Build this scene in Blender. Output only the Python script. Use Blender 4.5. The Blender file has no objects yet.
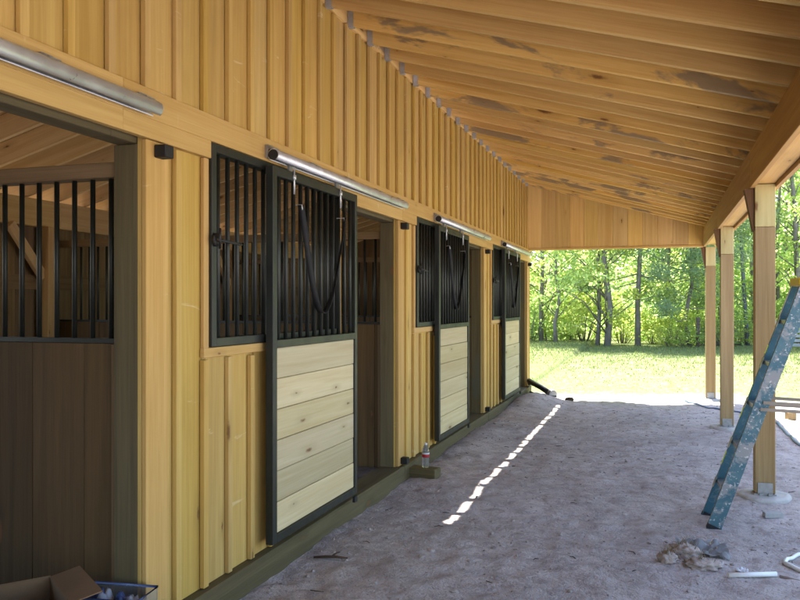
import bpy, math, random
import numpy as np
from mathutils import Vector, noise as mnoise

random.seed(7)
RNG = np.random.default_rng(11)
SC = bpy.context.scene
COL = SC.collection
R = math.radians

# ------------------------------------------------------------------ materials
def new_mat(name):
    m = bpy.data.materials.new(name)
    m.use_nodes = True
    nt = m.node_tree
    for n in list(nt.nodes):
        nt.nodes.remove(n)
    out = nt.nodes.new('ShaderNodeOutputMaterial')
    bsdf = nt.nodes.new('ShaderNodeBsdfPrincipled')
    nt.links.new(bsdf.outputs[0], out.inputs[0])
    return m, nt, bsdf, out

class NT:
    """small node helpers"""
    def __init__(s, nt): s.nt = nt
    def n(s, t, **kw):
        nd = s.nt.nodes.new(t)
        for k, v in kw.items(): setattr(nd, k, v)
        return nd
    def l(s, a, b): s.nt.links.new(a, b)
    def attr(s, name):
        return s.n('ShaderNodeAttribute', attribute_name=name)
    def mapping(s, vec, scale=(1, 1, 1), loc=(0, 0, 0)):
        m = s.n('ShaderNodeMapping'); s.l(vec, m.inputs['Vector'])
        m.inputs['Scale'].default_value = scale; m.inputs['Location'].default_value = loc
        return m.outputs[0]
    def noise(s, vec, scale=1, detail=3, rough=.55, dist=0):
        t = s.n('ShaderNodeTexNoise'); s.l(vec, t.inputs['Vector'])
        t.inputs['Scale'].default_value = scale; t.inputs['Detail'].default_value = detail
        t.inputs['Roughness'].default_value = rough; t.inputs['Distortion'].default_value = dist
        return t.outputs['Fac']
    def rng(s, v, a, b, c=0, d=1, smooth=False):
        m = s.n('ShaderNodeMapRange'); s.l(v, m.inputs[0])
        if smooth: m.interpolation_type = 'SMOOTHSTEP'
        for i, x in enumerate((a, b, c, d)): m.inputs[i + 1].default_value = x
        return m.outputs[0]
    def math(s, op, a, b=None):
        m = s.n('ShaderNodeMath', operation=op)
        for i, x in enumerate((a, b)):
            if x is None: continue
            if hasattr(x, 'links'): s.l(x, m.inputs[i])
            else: m.inputs[i].default_value = x
        return m.outputs[0]
    def mix(s, fac, a, b, mode='MIX'):
        m = s.n('ShaderNodeMix', data_type='RGBA', blend_type=mode)
        if hasattr(fac, 'links'): s.l(fac, m.inputs['Factor'])
        else: m.inputs['Factor'].default_value = fac
        for i, x in ((6, a), (7, b)):
            if hasattr(x, 'links'): s.l(x, m.inputs[i])
            else: m.inputs[i].default_value = (*x, 1)
        return m.outputs[2]
    def bump(s, h, bsdf, strength=.3, dist=.01):
        b = s.n('ShaderNodeBump'); s.l(h, b.inputs['Height'])
        b.inputs['Strength'].default_value = strength; b.inputs['Distance'].default_value = dist
        s.l(b.outputs[0], bsdf.inputs['Normal'])

def wood(name, light, dark, knot=(.16, .07, .025), knots=.5, stain=0.0, stain_col=(.09, .085, .08),
         rough=.7, var=.22, grain=1.0, marks=0.0):
    m, nt, bsdf, out = new_mat(name)
    T = NT(nt)
    bco = T.attr('bco').outputs['Vector']
    rnd = T.attr('rnd').outputs['Fac']
    # growth rings seen on a flat-sawn face: stretched, warped bands
    g1 = T.noise(T.mapping(bco, (.7, 22 * grain, 22 * grain)), 1.0, 4, .6, .6)
    g2 = T.noise(T.mapping(bco, (3, 120 * grain, 120 * grain)), 1.0, 2, .6)
    g3 = T.noise(T.mapping(bco, (.35, 4, 4)), 1.0, 2, .5)
    f = T.math('ADD', T.math('MULTIPLY', g1, .6), T.math('MULTIPLY', g2, .25))
    f = T.math('ADD', f, T.math('MULTIPLY', g3, .35))
    f = T.rng(f, .42, .72)
    col = T.mix(f, light, dark)
    # per-board tone
    br = T.rng(rnd, 0, 1, 1 - var, 1 + var * .7)
    hsv = T.n('ShaderNodeHueSaturation'); T.l(col, hsv.inputs['Color']); T.l(br, hsv.inputs['Value'])
    r2 = T.math('FRACT', T.math('MULTIPLY', rnd, 7.31))
    T.l(T.rng(r2, 0, 1, .496, .503), hsv.inputs['Hue'])
    T.l(T.rng(T.math('FRACT', T.math('MULTIPLY', rnd, 3.7)), 0, 1, .94, 1.05), hsv.inputs['Saturation'])
    col = hsv.outputs[0]
    # knots
    vo = T.n('ShaderNodeTexVoronoi', feature='F1', voronoi_dimensions='2D')
    sp = T.n('ShaderNodeSeparateXYZ'); T.l(bco, sp.inputs[0])
    cb = T.n('ShaderNodeCombineXYZ'); T.l(T.math('MULTIPLY', sp.outputs[0], 1.7), cb.inputs[0])
    T.l(T.math('MULTIPLY', T.math('ADD', sp.outputs[1], sp.outputs[2]), 6.0), cb.inputs[1])
    warp = cb.outputs[0]
    T.l(warp, vo.inputs['Vector']); vo.inputs['Scale'].default_value = 1.0
    vo.inputs['Randomness'].default_value = 1.0
    sel = T.n('ShaderNodeSeparateColor'); T.l(vo.outputs['Color'], sel.inputs[0])
    on = T.math('LESS_THAN', sel.outputs[0], knots)
    kd = T.math('MULTIPLY', T.math('ADD', vo.outputs['Distance'], T.math('MULTIPLY', T.noise(bco, 45, 3), .09)), T.rng(sel.outputs[1], 0, 1, .55, 1.7))
    kk = T.math('MULTIPLY', T.rng(kd, .055, .125, 1, 0, True), on)
    halo = T.math('MULTIPLY', T.rng(kd, .08, .34, .45, 0, True), on)
    col = T.mix(halo, col, tuple(a * .75 for a in dark))
    col = T.mix(T.math('MULTIPLY', kk, .9), col, knot)
    if stain > 0:
        s1 = T.noise(T.mapping(bco, (1.3, 3.5, 3.5)), 1.0, 5, .62, .4)
        s1 = T.math('ADD', s1, T.rng(rnd, 0, 1, -.12, .08))
        s2 = T.rng(s1, .60 - stain * .1, .68 - stain * .1, 0, .82, True)
        col = T.mix(s2, col, stain_col)
    if marks > 0:   # pale scuffs and drips on the boards
        w = T.noise(T.mapping(bco, (9, 2.5, 2.5)), 1.0, 4, .6, .8)
        col = T.mix(T.rng(w, .66, .74, 0, marks, True), col, (.82, .72, .5))
        w2 = T.noise(T.mapping(bco, (1.1, 1.3, 1.3), (31, 5, 2)), 1.0, 5, .65)
        col = T.mix(T.rng(w2, .5, .75, 0, .35, True), col, tuple(a * .72 for a in dark))
    T.l(col, bsdf.inputs['Base Color'])
    bsdf.inputs['Roughness'].default_value = rough
    bsdf.inputs['Specular IOR Level'].default_value = .3
    hb = T.math('ADD', T.math('MULTIPLY', g1, .6), T.math('MULTIPLY', g2, .5))
    T.bump(hb, bsdf, .35, .004)
    return m

def plain(name, colr, rough=.5, metal=0, spec=.5, vary=.15, scale=8, bump=0.0, dirt=None, dirt_amt=.4):
    m, nt, bsdf, out = new_mat(name)
    T = NT(nt)
    tc = T.n('ShaderNodeTexCoord').outputs['Object']
    n1 = T.noise(tc, scale, 5, .6)
    col = T.mix(T.rng(n1, .3, .7), tuple(c * (1 - vary) for c in colr), tuple(min(1, c * (1 + vary)) for c in colr))
    if dirt:
        n2 = T.noise(tc, scale * 2.3, 6, .7, .5)
        col = T.mix(T.rng(n2, .5, .72, 0, dirt_amt, True), col, dirt)
    T.l(col, bsdf.inputs['Base Color'])
    T.l(T.rng(n1, .3, .7, max(.05, rough - .1), min(1, rough + .1)), bsdf.inputs['Roughness'])
    bsdf.inputs['Metallic'].default_value = metal
    bsdf.inputs['Specular IOR Level'].default_value = spec
    if bump: T.bump(T.noise(tc, scale * 6, 5, .6), bsdf, bump, .01)
    return m

M = {}
M['siding'] = wood('siding_pine', (.59, .41, .128), (.45, .285, .075), knots=.10, var=.10, marks=.35)
M['trim'] = wood('trim_pine', (.60, .402, .15), (.475, .292, .09), knots=.1, var=.1, marks=.25)
M['door'] = wood('door_pine', (.60, .525, .325), (.49, .395, .215), knots=.42, var=.2, rough=.6)
M['rafter'] = wood('rafter_pine', (.80, .57, .215), (.61, .37, .105), knots=.24, var=.16, stain=.42, stain_col=(.25, .20, .14))
M['gable'] = wood('gable_pine', (.76, .55, .215), (.60, .39, .125), knots=.15, var=.14)
M['deck'] = wood('deck_boards', (.62, .43, .20), (.48, .31, .13), knots=.2, var=.15)
M['beam'] = wood('beam_pine', (.46, .28, .105), (.34, .19, .065), knots=.25, var=.1)
M['treated'] = wood('treated_timber', (.15, .12, .055), (.09, .07, .031), knots=.3, var=.15, stain=.05, stain_col=(.10, .095, .06))
M['post_low'] = wood('weathered_post', (.38, .275, .135), (.26, .175, .08), knots=.2, var=.1)
M['post_up'] = wood('fresh_post', (.52, .45, .215), (.42, .34, .145), knots=.3, var=.1)
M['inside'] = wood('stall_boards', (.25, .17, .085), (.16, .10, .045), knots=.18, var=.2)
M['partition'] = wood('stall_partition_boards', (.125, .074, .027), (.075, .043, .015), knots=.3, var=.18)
M['wedge'] = wood('wedge_board', (.16, .085, .035), (.10, .05, .02), knots=.1, var=.1)
M['black'] = plain('black_steel', (.010, .0125, .010), .5, 0, .5, .3, 6)
M['galv'] = plain('galvanised_steel', (.60, .63, .66), .36, .55, .5, .12, 10)
M['bracket'] = plain('grey_bracket', (.32, .32, .32), .5, .8, .5, .2, 20)
M['hanger'] = plain('dull_zinc', (.40, .42, .45), .5, .5, .5, .2, 20)
M['rubber'] = plain('black_rubber', (.012, .012, .013), .6, 0, .4, .2, 30)
M['strap'] = plain('black_webbing', (.010, .010, .011), .65, 0, .3, .3, 60)
M['concrete'] = plain('concrete', (.42, .40, .37), .85, 0, .3, .15, 9, .4, (.34, .29, .25), .6)
M['pvc'] = plain('white_plastic', (.72, .73, .72), .4, 0, .5, .06, 12, 0, (.5, .44, .38), .3)
M['hose'] = plain('blue_hose', (.07, .13, .24), .4, 0, .5, .15, 10)
M['card'] = plain('cardboard', (.21, .13, .07), .85, 0, .2, .12, 6, .1)
M['bluebag'] = plain('blue_plastic', (.05, .085, .22), .3, 0, .5, .3, 9)
M['greybag'] = plain('pale_plastic_bag', (.30, .32, .38), .4, 0, .5, .2, 9)
M['paper'] = plain('white_paper', (.7, .7, .72), .7, 0, .3, .08, 9)
M['clod'] = plain('dirt_clod', (.40, .335, .295), .95, 0, .15, .2, 14, .8, (.27, .20, .155), .6)
M['inner'] = wood('stall_rafter', (.80, .62, .34), (.66, .46, .22), knots=.4, var=.15)
M['spread'] = plain('weathered_spreader', (.22, .19, .155), .6, .4, .4, .25, 14)
M['stone'] = plain('pebble', (.34, .29, .26), .9, 0, .2, .35, 3, .3)
M['twig'] = plain('dark_twig', (.07, .045, .03), .9, 0, .2, .3, 20, .4)
M['steel_dark'] = plain('dark_machined_steel', (.05, .05, .055), .35, .6, .5, .3, 14)
M['fence'] = plain('grey_fence_board', (.36, .36, .35), .85, 0, .2, .2, 5, .3)
M['fencepost'] = plain('old_fence_post', (.12, .09, .07), .9, 0, .2, .3, 6, .4)
M['wire'] = plain('fence_wire', (.10, .10, .10), .6, .5, .4, .2, 9)
M['red'] = plain('red_label', (.40, .02, .03), .5, 0, .4, .1, 9)
M['yellow'] = plain('yellow_plastic', (.62, .44, .03), .45, 0, .5, .12, 14, 0, (.5, .42, .3), .4)
M['ladder'] = plain('blue_fibreglass_rail', (.022, .105, .155), .55, 0, .45, .25, 9, .1, (.36, .37, .36), .35)
M['ladder_splat'] = plain('paint_spattered_rail', (.05, .15, .20), .65, 0, .35, .25, 13, .1, (.42, .42, .41), .95)
def splat_mat():
    m, nt, bsdf, out = new_mat('paint_spattered_rail')
    T = NT(nt); tc = T.n('ShaderNodeTexCoord').outputs['Object']
    base = T.mix(T.rng(T.noise(tc, 7, 4), .35, .65), (.035, .105, .14), (.065, .145, .17))
    a = T.noise(tc, 9, 7, .72, .6); b = T.noise(tc, 38, 5, .7, .3); c = T.noise(tc, 5, 3, .5)
    col = T.mix(T.rng(T.math('ADD', a, T.math('MULTIPLY', T.math('SUBTRACT', c, .5), .5)), .48, .58, 0, .85, True), base, (.25, .25, .25))
    col = T.mix(T.rng(b, .56, .66, 0, .9, True), col, (.55, .54, .52))
    col = T.mix(T.rng(T.noise(tc, 24, 4, .7), .64, .70, 0, .7, True), col, (.25, .15, .12))
    T.l(col, bsdf.inputs['Base Color']); bsdf.inputs['Roughness'].default_value = .65
    T.bump(a, bsdf, .2, .003)
    return m
M['ladder_splat'] = splat_mat()
M['alu'] = plain('ladder_aluminium', (.42, .43, .44), .42, .85, .5, .15, 12, 0, (.5, .5, .5), .4)
M['lime'] = plain('reflective_sticker', (.60, .75, .06), .4, 0, .5, .05, 9)

def glass_mat():
    m, nt, bsdf, out = new_mat('clear_plastic')
    bsdf.inputs['Base Color'].default_value = (.9, .95, 1, 1)
    bsdf.inputs['Transmission Weight'].default_value = .9
    bsdf.inputs['Roughness'].default_value = .08
    bsdf.inputs['IOR'].default_value = 1.2
    return m
M['clear'] = glass_mat()
M['wrap'] = glass_mat(); M['wrap'].name = 'crumpled_film'
_b = [n for n in M['wrap'].node_tree.nodes if n.type == 'BSDF_PRINCIPLED'][0]
_b.inputs['Roughness'].default_value = .45; _b.inputs['IOR'].default_value = 1.08; _b.inputs['Transmission Weight'].default_value = .7; _b.inputs['Base Color'].default_value = (.62, .64, .66, 1)

def leaf_mat(name, a, b, trans, tw=.45):
    m, nt, bsdf, out = new_mat(name)
    T = NT(nt)
    rnd = T.attr('rnd').outputs['Fac']
    tc = T.n('ShaderNodeTexCoord').outputs['Object']
    oi = T.n('ShaderNodeObjectInfo').outputs['Random']
    n = T.noise(tc, .8, 2)
    f = T.math('ADD', T.math('MULTIPLY', rnd, .6), T.math('MULTIPLY', T.rng(n, .3, .7), .4))
    col = T.mix(f, a, b)
    T.l(col, bsdf.inputs['Base Color'])
    bsdf.inputs['Roughness'].default_value = .5
    bsdf.inputs['Specular IOR Level'].default_value = .35
    tr = T.n('ShaderNodeBsdfTranslucent')
    T.l(T.mix(f, tuple(x * .75 for x in trans), trans), tr.inputs['Color'])
    mx = T.n('ShaderNodeMixShader'); mx.inputs[0].default_value = tw
    T.l(bsdf.outputs[0], mx.inputs[1]); T.l(tr.outputs[0], mx.inputs[2])
    T.l(mx.outputs[0], out.inputs[0])
    return m
M['leaf_lime'] = leaf_mat('leaf_lime', (.12, .18, .035), (.22, .27, .065), (.80, .90, .26), .63)
M['leaf_mid'] = leaf_mat('leaf_mid', (.11, .18, .05), (.20, .27, .085), (.70, .88, .33), .63)
M['needle'] = leaf_mat('pine_needle', (.10, .155, .09), (.17, .23, .13), (.44, .58, .27), .5)
M['grass'] = leaf_mat('grass_blade', (.12, .155, .05), (.20, .225, .09), (.26, .32, .10), .35)
M['drygrass'] = leaf_mat('dry_grass', (.20, .14, .07), (.32, .25, .13), (.2, .15, .07), .2)
M['bark'] = plain('bark', (.19, .17, .155), .95, 0, .15, .35, 7, .8, (.16, .15, .14), .6)
M['bark_blue'] = plain('pale_grey_bark', (.14, .15, .17), .95, 0, .15, .3, 7, .8)

# ------------------------------------------------------------------ mesh builder
class MB:
    def __init__(s):
        s.v = []; s.f = []; s.b = []; s.r = []; s.sm = []
    def hexa(s, c, bco=None, r=None):
        """8 corners: bottom loop 0-3 counter-clockwise seen from above, top loop 4-7"""
        o = len(s.v)
        r = random.random() if r is None else r
        s.v += [tuple(p) for p in c]
        if bco is None: bco = c
        off = (random.uniform(0, 90), random.uniform(0, 90), random.uniform(0, 90))
        s.b += [tuple(q[i] + off[i] for i in range(3)) for q in bco]
        s.r += [r] * 8
        for q in ((3, 2, 1, 0), (4, 5, 6, 7), (0, 1, 5, 4), (1, 2, 6, 5), (2, 3, 7, 6), (3, 0, 4, 7)):
            s.f.append(tuple(o + i for i in q)); s.sm.append(False)
    def box(s, x0, x1, y0, y1, z0, z1, grain='z', r=None):
        c = [(x0, y0, z0), (x1, y0, z0), (x1, y1, z0), (x0, y1, z0), (x0, y0, z1), (x1, y0, z1), (x1, y1, z1), (x0, y1, z1)]
        p = {'x': (0, 1, 2), 'y': (1, 2, 0), 'z': (2, 1, 0)}[grain]
        s.hexa(c, [(q[p[0]], q[p[1]], q[p[2]]) for q in c], r)
    def bar(s, a, b, w, h, up=(0, 0, 1), r=None):
        """rectangular bar from a to b; w sideways, h along up"""
        a, b, up = Vector(a), Vector(b), Vector(up)
        d = (b - a).normalized(); sd = d.cross(up).normalized(); u = sd.cross(d).normalized()
        L = (b - a).length
        c = [a - sd * w / 2 - u * h / 2, a + sd * w / 2 - u * h / 2, b + sd * w / 2 - u * h / 2, b - sd * w / 2 - u * h / 2]
        c += [p + u * h for p in c]
        bc = [(0, -w / 2, 0), (0, w / 2, 0), (L, w / 2, 0), (L, -w / 2, 0)]
        bc += [(q[0], q[1], h) for q in bc]
        s.hexa(c, bc, r)
    def tube(s, pts, rad, seg=10, cap=True, smooth=True):
        pts = [Vector(p) for p in pts]
        n = len(pts)
        rads = rad if isinstance(rad, (list, tuple)) else [rad] * n
        o = len(s.v); r = random.random(); oz = random.uniform(0, 90)
        t0 = (pts[1] - pts[0]).normalized()
        ref = Vector((0, 0, 1)) if abs(t0.z) < .9 else Vector((1, 0, 0))
        u = t0.cross(ref).normalized()
        L = 0
        for i, p in enumerate(pts):
            if i == 0: t = t0
            elif i == n - 1: t = (pts[-1] - pts[-2]).normalized()
            else: t = ((pts[i + 1] - p).normalized() + (p - pts[i - 1]).normalized()).normalized()
            if i: L += (p - pts[i - 1]).length
            u = (u - t * u.dot(t)).normalized(); w = t.cross(u)
            for k in range(seg):
                a = 2 * math.pi * k / seg
                s.v.append(tuple(p + (u * math.cos(a) + w * math.sin(a)) * rads[i]))
                s.b.append((L + oz, math.cos(a) * rads[i], math.sin(a) * rads[i])); s.r.append(r)
        for i in range(n - 1):
            for k in range(seg):
                k2 = (k + 1) % seg
                s.f.append((o + i * seg + k, o + i * seg + k2, o + (i + 1) * seg + k2, o + (i + 1) * seg + k)); s.sm.append(smooth)
        if cap:
            s.f.append(tuple(o + k for k in range(seg))[::-1]); s.sm.append(False)
            s.f.append(tuple(o + (n - 1) * seg + k for k in range(seg))); s.sm.append(False)
    def lathe(s, prof, c=(0, 0, 0), seg=18):
        o = len(s.v); r = random.random()
        for (rad, z) in prof:
            for k in range(seg):
                a = 2 * math.pi * k / seg
                s.v.append((c[0] + rad * math.cos(a), c[1] + rad * math.sin(a), c[2] + z)); s.b.append((z, a, rad)); s.r.append(r)
        for i in range(len(prof) - 1):
            for k in range(seg):
                k2 = (k + 1) % seg
                s.f.append((o + i * seg + k, o + i * seg + k2, o + (i + 1) * seg + k2, o + (i + 1) * seg + k)); s.sm.append(True)
        s.f.append(tuple(o + k for k in range(seg))[::-1]); s.sm.append(False)
        s.f.append(tuple(o + (len(prof) - 1) * seg + k for k in range(seg))); s.sm.append(False)
    def blob(s, c, rx, ry, rz, seed, rough=.35, n=2, fx=2.5):
        import bmesh
        bm = bmesh.new(); bmesh.ops.create_icosphere(bm, subdivisions=n, radius=1)
        o = len(s.v); r = random.random()
        for vv in bm.verts:
            k = 1 + rough * mnoise.noise(Vector(vv.co) * fx * .6 + Vector((seed * 3.1, seed, 0))) + rough * .5 * mnoise.noise(Vector(vv.co) * fx * 1.7 + Vector((seed, 9, 1)))
            s.v.append((c[0] + vv.co.x * rx * k, c[1] + vv.co.y * ry * k, c[2] + vv.co.z * rz * k)); s.b.append(s.v[-1]); s.r.append(r)
        for ff in bm.faces:
            s.f.append(tuple(o + q.index for q in ff.verts)); s.sm.append(n > 2)
        bm.free()
    def build(s, name, mat, parent=None, bevel=0, loc=(0, 0, 0)):
        me = bpy.data.meshes.new(name)
        me.from_pydata(s.v, [], s.f)
        me.polygons.foreach_set('use_smooth', s.sm)
        a = me.attributes.new('bco', 'FLOAT_VECTOR', 'POINT'); a.data.foreach_set('vector', np.array(s.b, dtype=np.float32).ravel())
        a = me.attributes.new('rnd', 'FLOAT', 'POINT'); a.data.foreach_set('value', np.array(s.r, dtype=np.float32))
        me.materials.append(mat)
        ob = bpy.data.objects.new(name, me); COL.objects.link(ob)
        ob.location = loc
        if parent: ob.parent = parent
        if bevel:
            b = ob.modifiers.new('bevel', 'BEVEL'); b.width = bevel; b.segments = 1; b.limit_method = 'ANGLE'; b.angle_limit = R(50)
        return ob

def tag(o, label, cat, group=None, kind=None):
    if label: o['label'] = label
    if cat: o['category'] = cat
    if group: o['group'] = group
    if kind: o['kind'] = kind
    return o
def empty(name, loc=(0, 0, 0), parent=None, rz=0):
    e = bpy.data.objects.new(name, None); COL.objects.link(e); e.location = loc; e.rotation_euler.z = rz
    e.empty_display_size = .1
    if parent: e.parent = parent
    return e
def copy_part(o, parent, loc):
    c = o.copy(); COL.objects.link(c); c.parent = parent; c.location = loc
    return c
def copy_tree(o, parent=None, loc=None):
    c = o.copy(); COL.objects.link(c)
    if parent: c.parent = parent
    if loc is not None: c.location = loc
    for ch in [q for q in bpy.data.objects if q.parent == o]:
        copy_tree(ch, c)
    return c

# ------------------------------------------------------------------ ground
def smooth(a, b, x):
    t = max(0, min(1, (x - a) / (b - a))); return t * t * (3 - 2 * t)
def gz(x, y):
    near = 1 - smooth(18, 30, abs(y - 4)) if abs(y) < 60 else 0
    p = Vector((x, y, 0))
    h = .022 * mnoise.noise(p * 1.1) + .009 * mnoise.noise(p * 2.9 + Vector((7, 3, 0)))
    h += .014 * mnoise.noise(p * 6.5 + Vector((1, 8, 0))) + .011 * mnoise.noise(p * 11.5)
    # footprints and drag marks: a warped ridged term
    h += .013 * (abs(mnoise.noise(Vector((x * 2.2 + .4 * mnoise.noise(p * 3), y * 3.1, 4)))) - .25)
    h *= near
    # spoil heaped along the wall foot at the far doors
    h += .15 * math.exp(-((x - .30) / .30) ** 2 - ((y - 12.35) / .95) ** 2)
    h += .05 * math.exp(-((x - .2) / .3) ** 2 - ((y - 8.9) / 1.6) ** 2)
    # the inside floor is kept flat
    if x < .05: h = h * .3 + .118 * (1 - smooth(-.14, -.06, x))
    # field swells gently beyond the barn
    if y > 14: h += .10 * smooth(14, 24, y)
    return h

def ground_material():
    m, nt, bsdf, out = new_mat('dirt_and_lawn')
    T = NT(nt)
    pos = T.n('ShaderNodeTexCoord').outputs['Object']
    sx = T.n('ShaderNodeSeparateXYZ'); T.l(pos, sx.inputs[0])
    n1 = T.noise(pos, 1.3, 6, .62, .3)
    n2 = T.noise(pos, 9, 6, .7)
    n3 = T.noise(pos, 42, 4, .65)
    col = T.mix(T.rng(n1, .35, .66), (.58, .515, .495), (.43, .375, .355))
    col = T.mix(T.rng(n2, .42, .66, 0, .6, True), col, (.28, .23, .21))
    col = T.mix(T.rng(n3, .60, .72, 0, .55, True), col, (.50, .455, .43))
    col = T.mix(T.rng(n3, .40, .30, 0, .6, True), col, (.17, .138, .128))
    # red clay spill by the wall foot
    d = T.n('ShaderNodeVectorMath', operation='DISTANCE'); T.l(pos, d.inputs[0]); d.inputs[1].default_value = (.22, 3.35, .02)
    cl = T.math('ADD', d.outputs['Value'], T.math('MULTIPLY', n2, .3))
    col = T.mix(T.rng(cl, .5, .3, 0, .75, True), col, (.30, .12, .07))
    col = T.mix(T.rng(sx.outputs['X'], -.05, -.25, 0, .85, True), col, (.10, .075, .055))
    # lawn
    e = T.math('ADD', sx.outputs['Y'], T.math('MULTIPLY', T.noise(pos, .45, 5, .6), 5.0))
    gmask = T.rng(e, 15.0, 17.2, 0, 1, True)
    spots = T.rng(n2, .36, .52, 0, 1, True)
    gmask = T.math('MULTIPLY', gmask, T.rng(spots, 0, 1, .75, 1))
    gcol = T.mix(T.rng(T.noise(pos, 2.2, 5, .65), .3, .7), (.125, .165, .05), (.215, .24, .09))
    col = T.mix(gmask, col, gcol)
    T.l(col, bsdf.inputs['Base Color'])
    bsdf.inputs['Roughness'].default_value = .95
    bsdf.inputs['Specular IOR Level'].default_value = .12
    h = T.math('ADD', T.math('MULTIPLY', n2, .7), T.math('MULTIPLY', n3, .45))
    h = T.math('ADD', h, T.math('MULTIPLY', T.noise(pos, 130, 3, .6), .18))
    T.bump(h, bsdf, 1.0, .045)
    return m
M['ground'] = ground_material()

def axis(spec):
    out = [spec[0][0]]
    for a, b, st in spec:
        n = max(1, round((b - a) / st)); out += [a + (b - a) * (i + 1) / n for i in range(n)]
    return out
gx = axis([(-600, -60, 90), (-60, -8, 8), (-8, -.2, .6), (-.2, 4.4, .036), (4.4, 10, .3), (10, 60, 5), (60, 600, 90)])
gy = axis([(-600, -60, 90), (-60, -2, 6), (-2, 2.6, .25), (2.6, 8, .036), (8, 14.5, .055), (14.5, 30, .6), (30, 80, 5), (80, 700, 90)])
mb = MB()
W = len(gx)
for y in gy:
    for x in gx:
        mb.v.append((x, y, gz(x, y)))
mb.b = [(0, 0, 0)] * len(mb.v); mb.r = [0] * len(mb.v)
for j in range(len(gy) - 1):
    for i in range(W - 1):
        a = j * W + i
        mb.f.append((a, a + 1, a + W + 1, a + W)); mb.sm.append(True)
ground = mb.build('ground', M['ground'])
tag(ground, 'churned pinkish grey dirt running out to pale sunlit lawn', None, kind='structure')

# ------------------------------------------------------------------ the barn
BAY = 3.55
Y0, Y1 = -3.4, 13.9
SL = .275                      # roof slope
ZR = 3.55                      # underside of the rafters at the ridge
RD = .19                       # rafter depth
XE, XB = 3.09, -4.06           # porch eave, back eave
def zb(x): return ZR - SL * abs(x)

barn = empty('horse_barn', (0, 0, 0))
tag(barn, 'long new pine horse barn with board and batten front, sliding stall doors and raftered porch', 'barn')

def bay_edges(k):
    oR = 2.97 + BAY * k
    return dict(oL=oR - 1.30, oR=oR, gL=-.065 + BAY * k, gR=1.60 + BAY * k)
BAYS = [0, 1, 2, 3]

# --- front wall: boards with battens over the joints
J0, JS = 3.69 - BAY * 3, BAY / 15
def joints(a, b):
    n = math.ceil((a - J0) / JS)
    out = []
    while J0 + n * JS < b:
        out.append(J0 + n * JS); n += 1
    return out
wall = MB()
def boards(mbx, a, b, z0, z1, x0=-.022, x1=0):
    cuts = [a] + [j for j in joints(a, b) if j - a > .02 and b - j > .02] + [b]
    for p, q in zip(cuts, cuts[1:]):
        mbx.box(x0, x1 + random.uniform(-.0015, .0015), p + .0012, q - .0012, z0, z1, 'z')
def batten(mbx, y, z0, z1):
    w = .021
    mbx.box(.0025, .026 + random.uniform(-.002, .002), y - w, y + w + random.uniform(-.003, .003), z0, z1 - random.uniform(0, .012), 'z')
HB, HT = 2.262, 2.478           # header board
boards(wall, Y0, Y1, HT - .03, 3.57)
for j in joints(Y0 + .03, Y1 - .03): batten(wall, j, HT + .002, 3.55)
solids = []
prev = Y0
for k in BAYS:
    e = bay_edges(k)
    if e['gL'] > prev: solids.append((prev, e['gL'], .14, HT - .04))
    solids.append((e['gL'], e['gR'], .14, 1.335))          # under the grille
    solids.append((e['gR'], e['oL'], .14, HT - .04))
    prev = e['oR']
solids.append((prev, Y1, .14, HT - .04))
for a, b, z0, z1 in solids:
    boards(wall, a, b, z0, z1)
    under = z1 < 2
    for j in joints(a + .03, b - .03):
        near_open = any(abs(j - bay_edges(k)['oR'] - .08) < .125 for k in BAYS)
        near_gr = any(bay_edges(k)['gL'] - .075 < j < bay_edges(k)['gR'] + .07 for k in BAYS)
        if near_open: continue
        if near_gr and not under:
            batten(wall, j, .145, 1.27)
        else:
            batten(wall, j, .145, 1.27 if under else HB - .003)
wall.build('wall', M['siding'], barn, .0018)

# --- header board over the openings, in lengths
cuts = [Y0, 2.8, 6.6, 10.2, Y1]
lows = [(bay_edges(k)['gL'], bay_edges(k)['gR']) for k in BAYS]
def lengths():
    pts_ = sorted(set(cuts + [q for l in lows for q in l]))
    for a, b in zip(pts_, pts_[1:]):
        yield a, b, any(l[0] - .001 <= a and b <= l[1] + .001 for l in lows)
hd = MB()
for a, b in zip(cuts, cuts[1:]):
    hd.box(.003, .036, a + .001, b - .001, 2.348, HT, 'y', .4)
for a, b, up in lengths():
    if not up: hd.box(.0035, .0355, a + .0006, b - .0006, HB, 2.3478, 'y', .4)
hd.build('header_board', M['trim'], barn, .0015)
hd = MB()
for a, b, up in lengths():
    hd.box(-.135, -.026, a, b, 2.335 if up else HB - .02, HT - .05, 'y')
hd.build('header_beam', M['treated'], barn, .004)

# --- trim boards at openings and round the grilles
for k in BAYS:
    e = bay_edges(k)
    t = MB(); t.box(.002, .024, e['oR'], e['oR'] + .165, .145, HB - .003, 'z'); t.build('corner_board', M['trim'], barn, .002)
    t = MB(); t.box(.0025, .024, e['oL'] - .064, e['oL'], .145, HB - .003, 'z'); t.build('corner_board', M['trim'], barn, .002)
    t = MB()
    t.box(.002, .023, e['gL'] - .048, e['gL'] - .002, 1.275, HB - .003, 'z')
    t.box(.0025, .026, e['gL'] - .052, e['gR'] + .003, 1.275, 1.322, 'y')
    t.build('grille_trim', M['trim'], barn, .002)

# --- jamb posts
for k in BAYS:
    e = bay_edges(k)
    for y in (e['oR'] + .001, e['oL'] - .141):
        t = MB(); t.box(-.145, -.0235, y, y + .14, .12, HB - .021, 'z')
        t.build('jamb_post', M['treated'], barn, .004)

# --- sill timber
for a, b in zip(cuts, cuts[1:]):
    t = MB(); t.box(-.15, .056, a + .002, b - .002, -.15, .138, 'y'); t.build('sill_timber', M['treated'], barn, .008)

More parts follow.
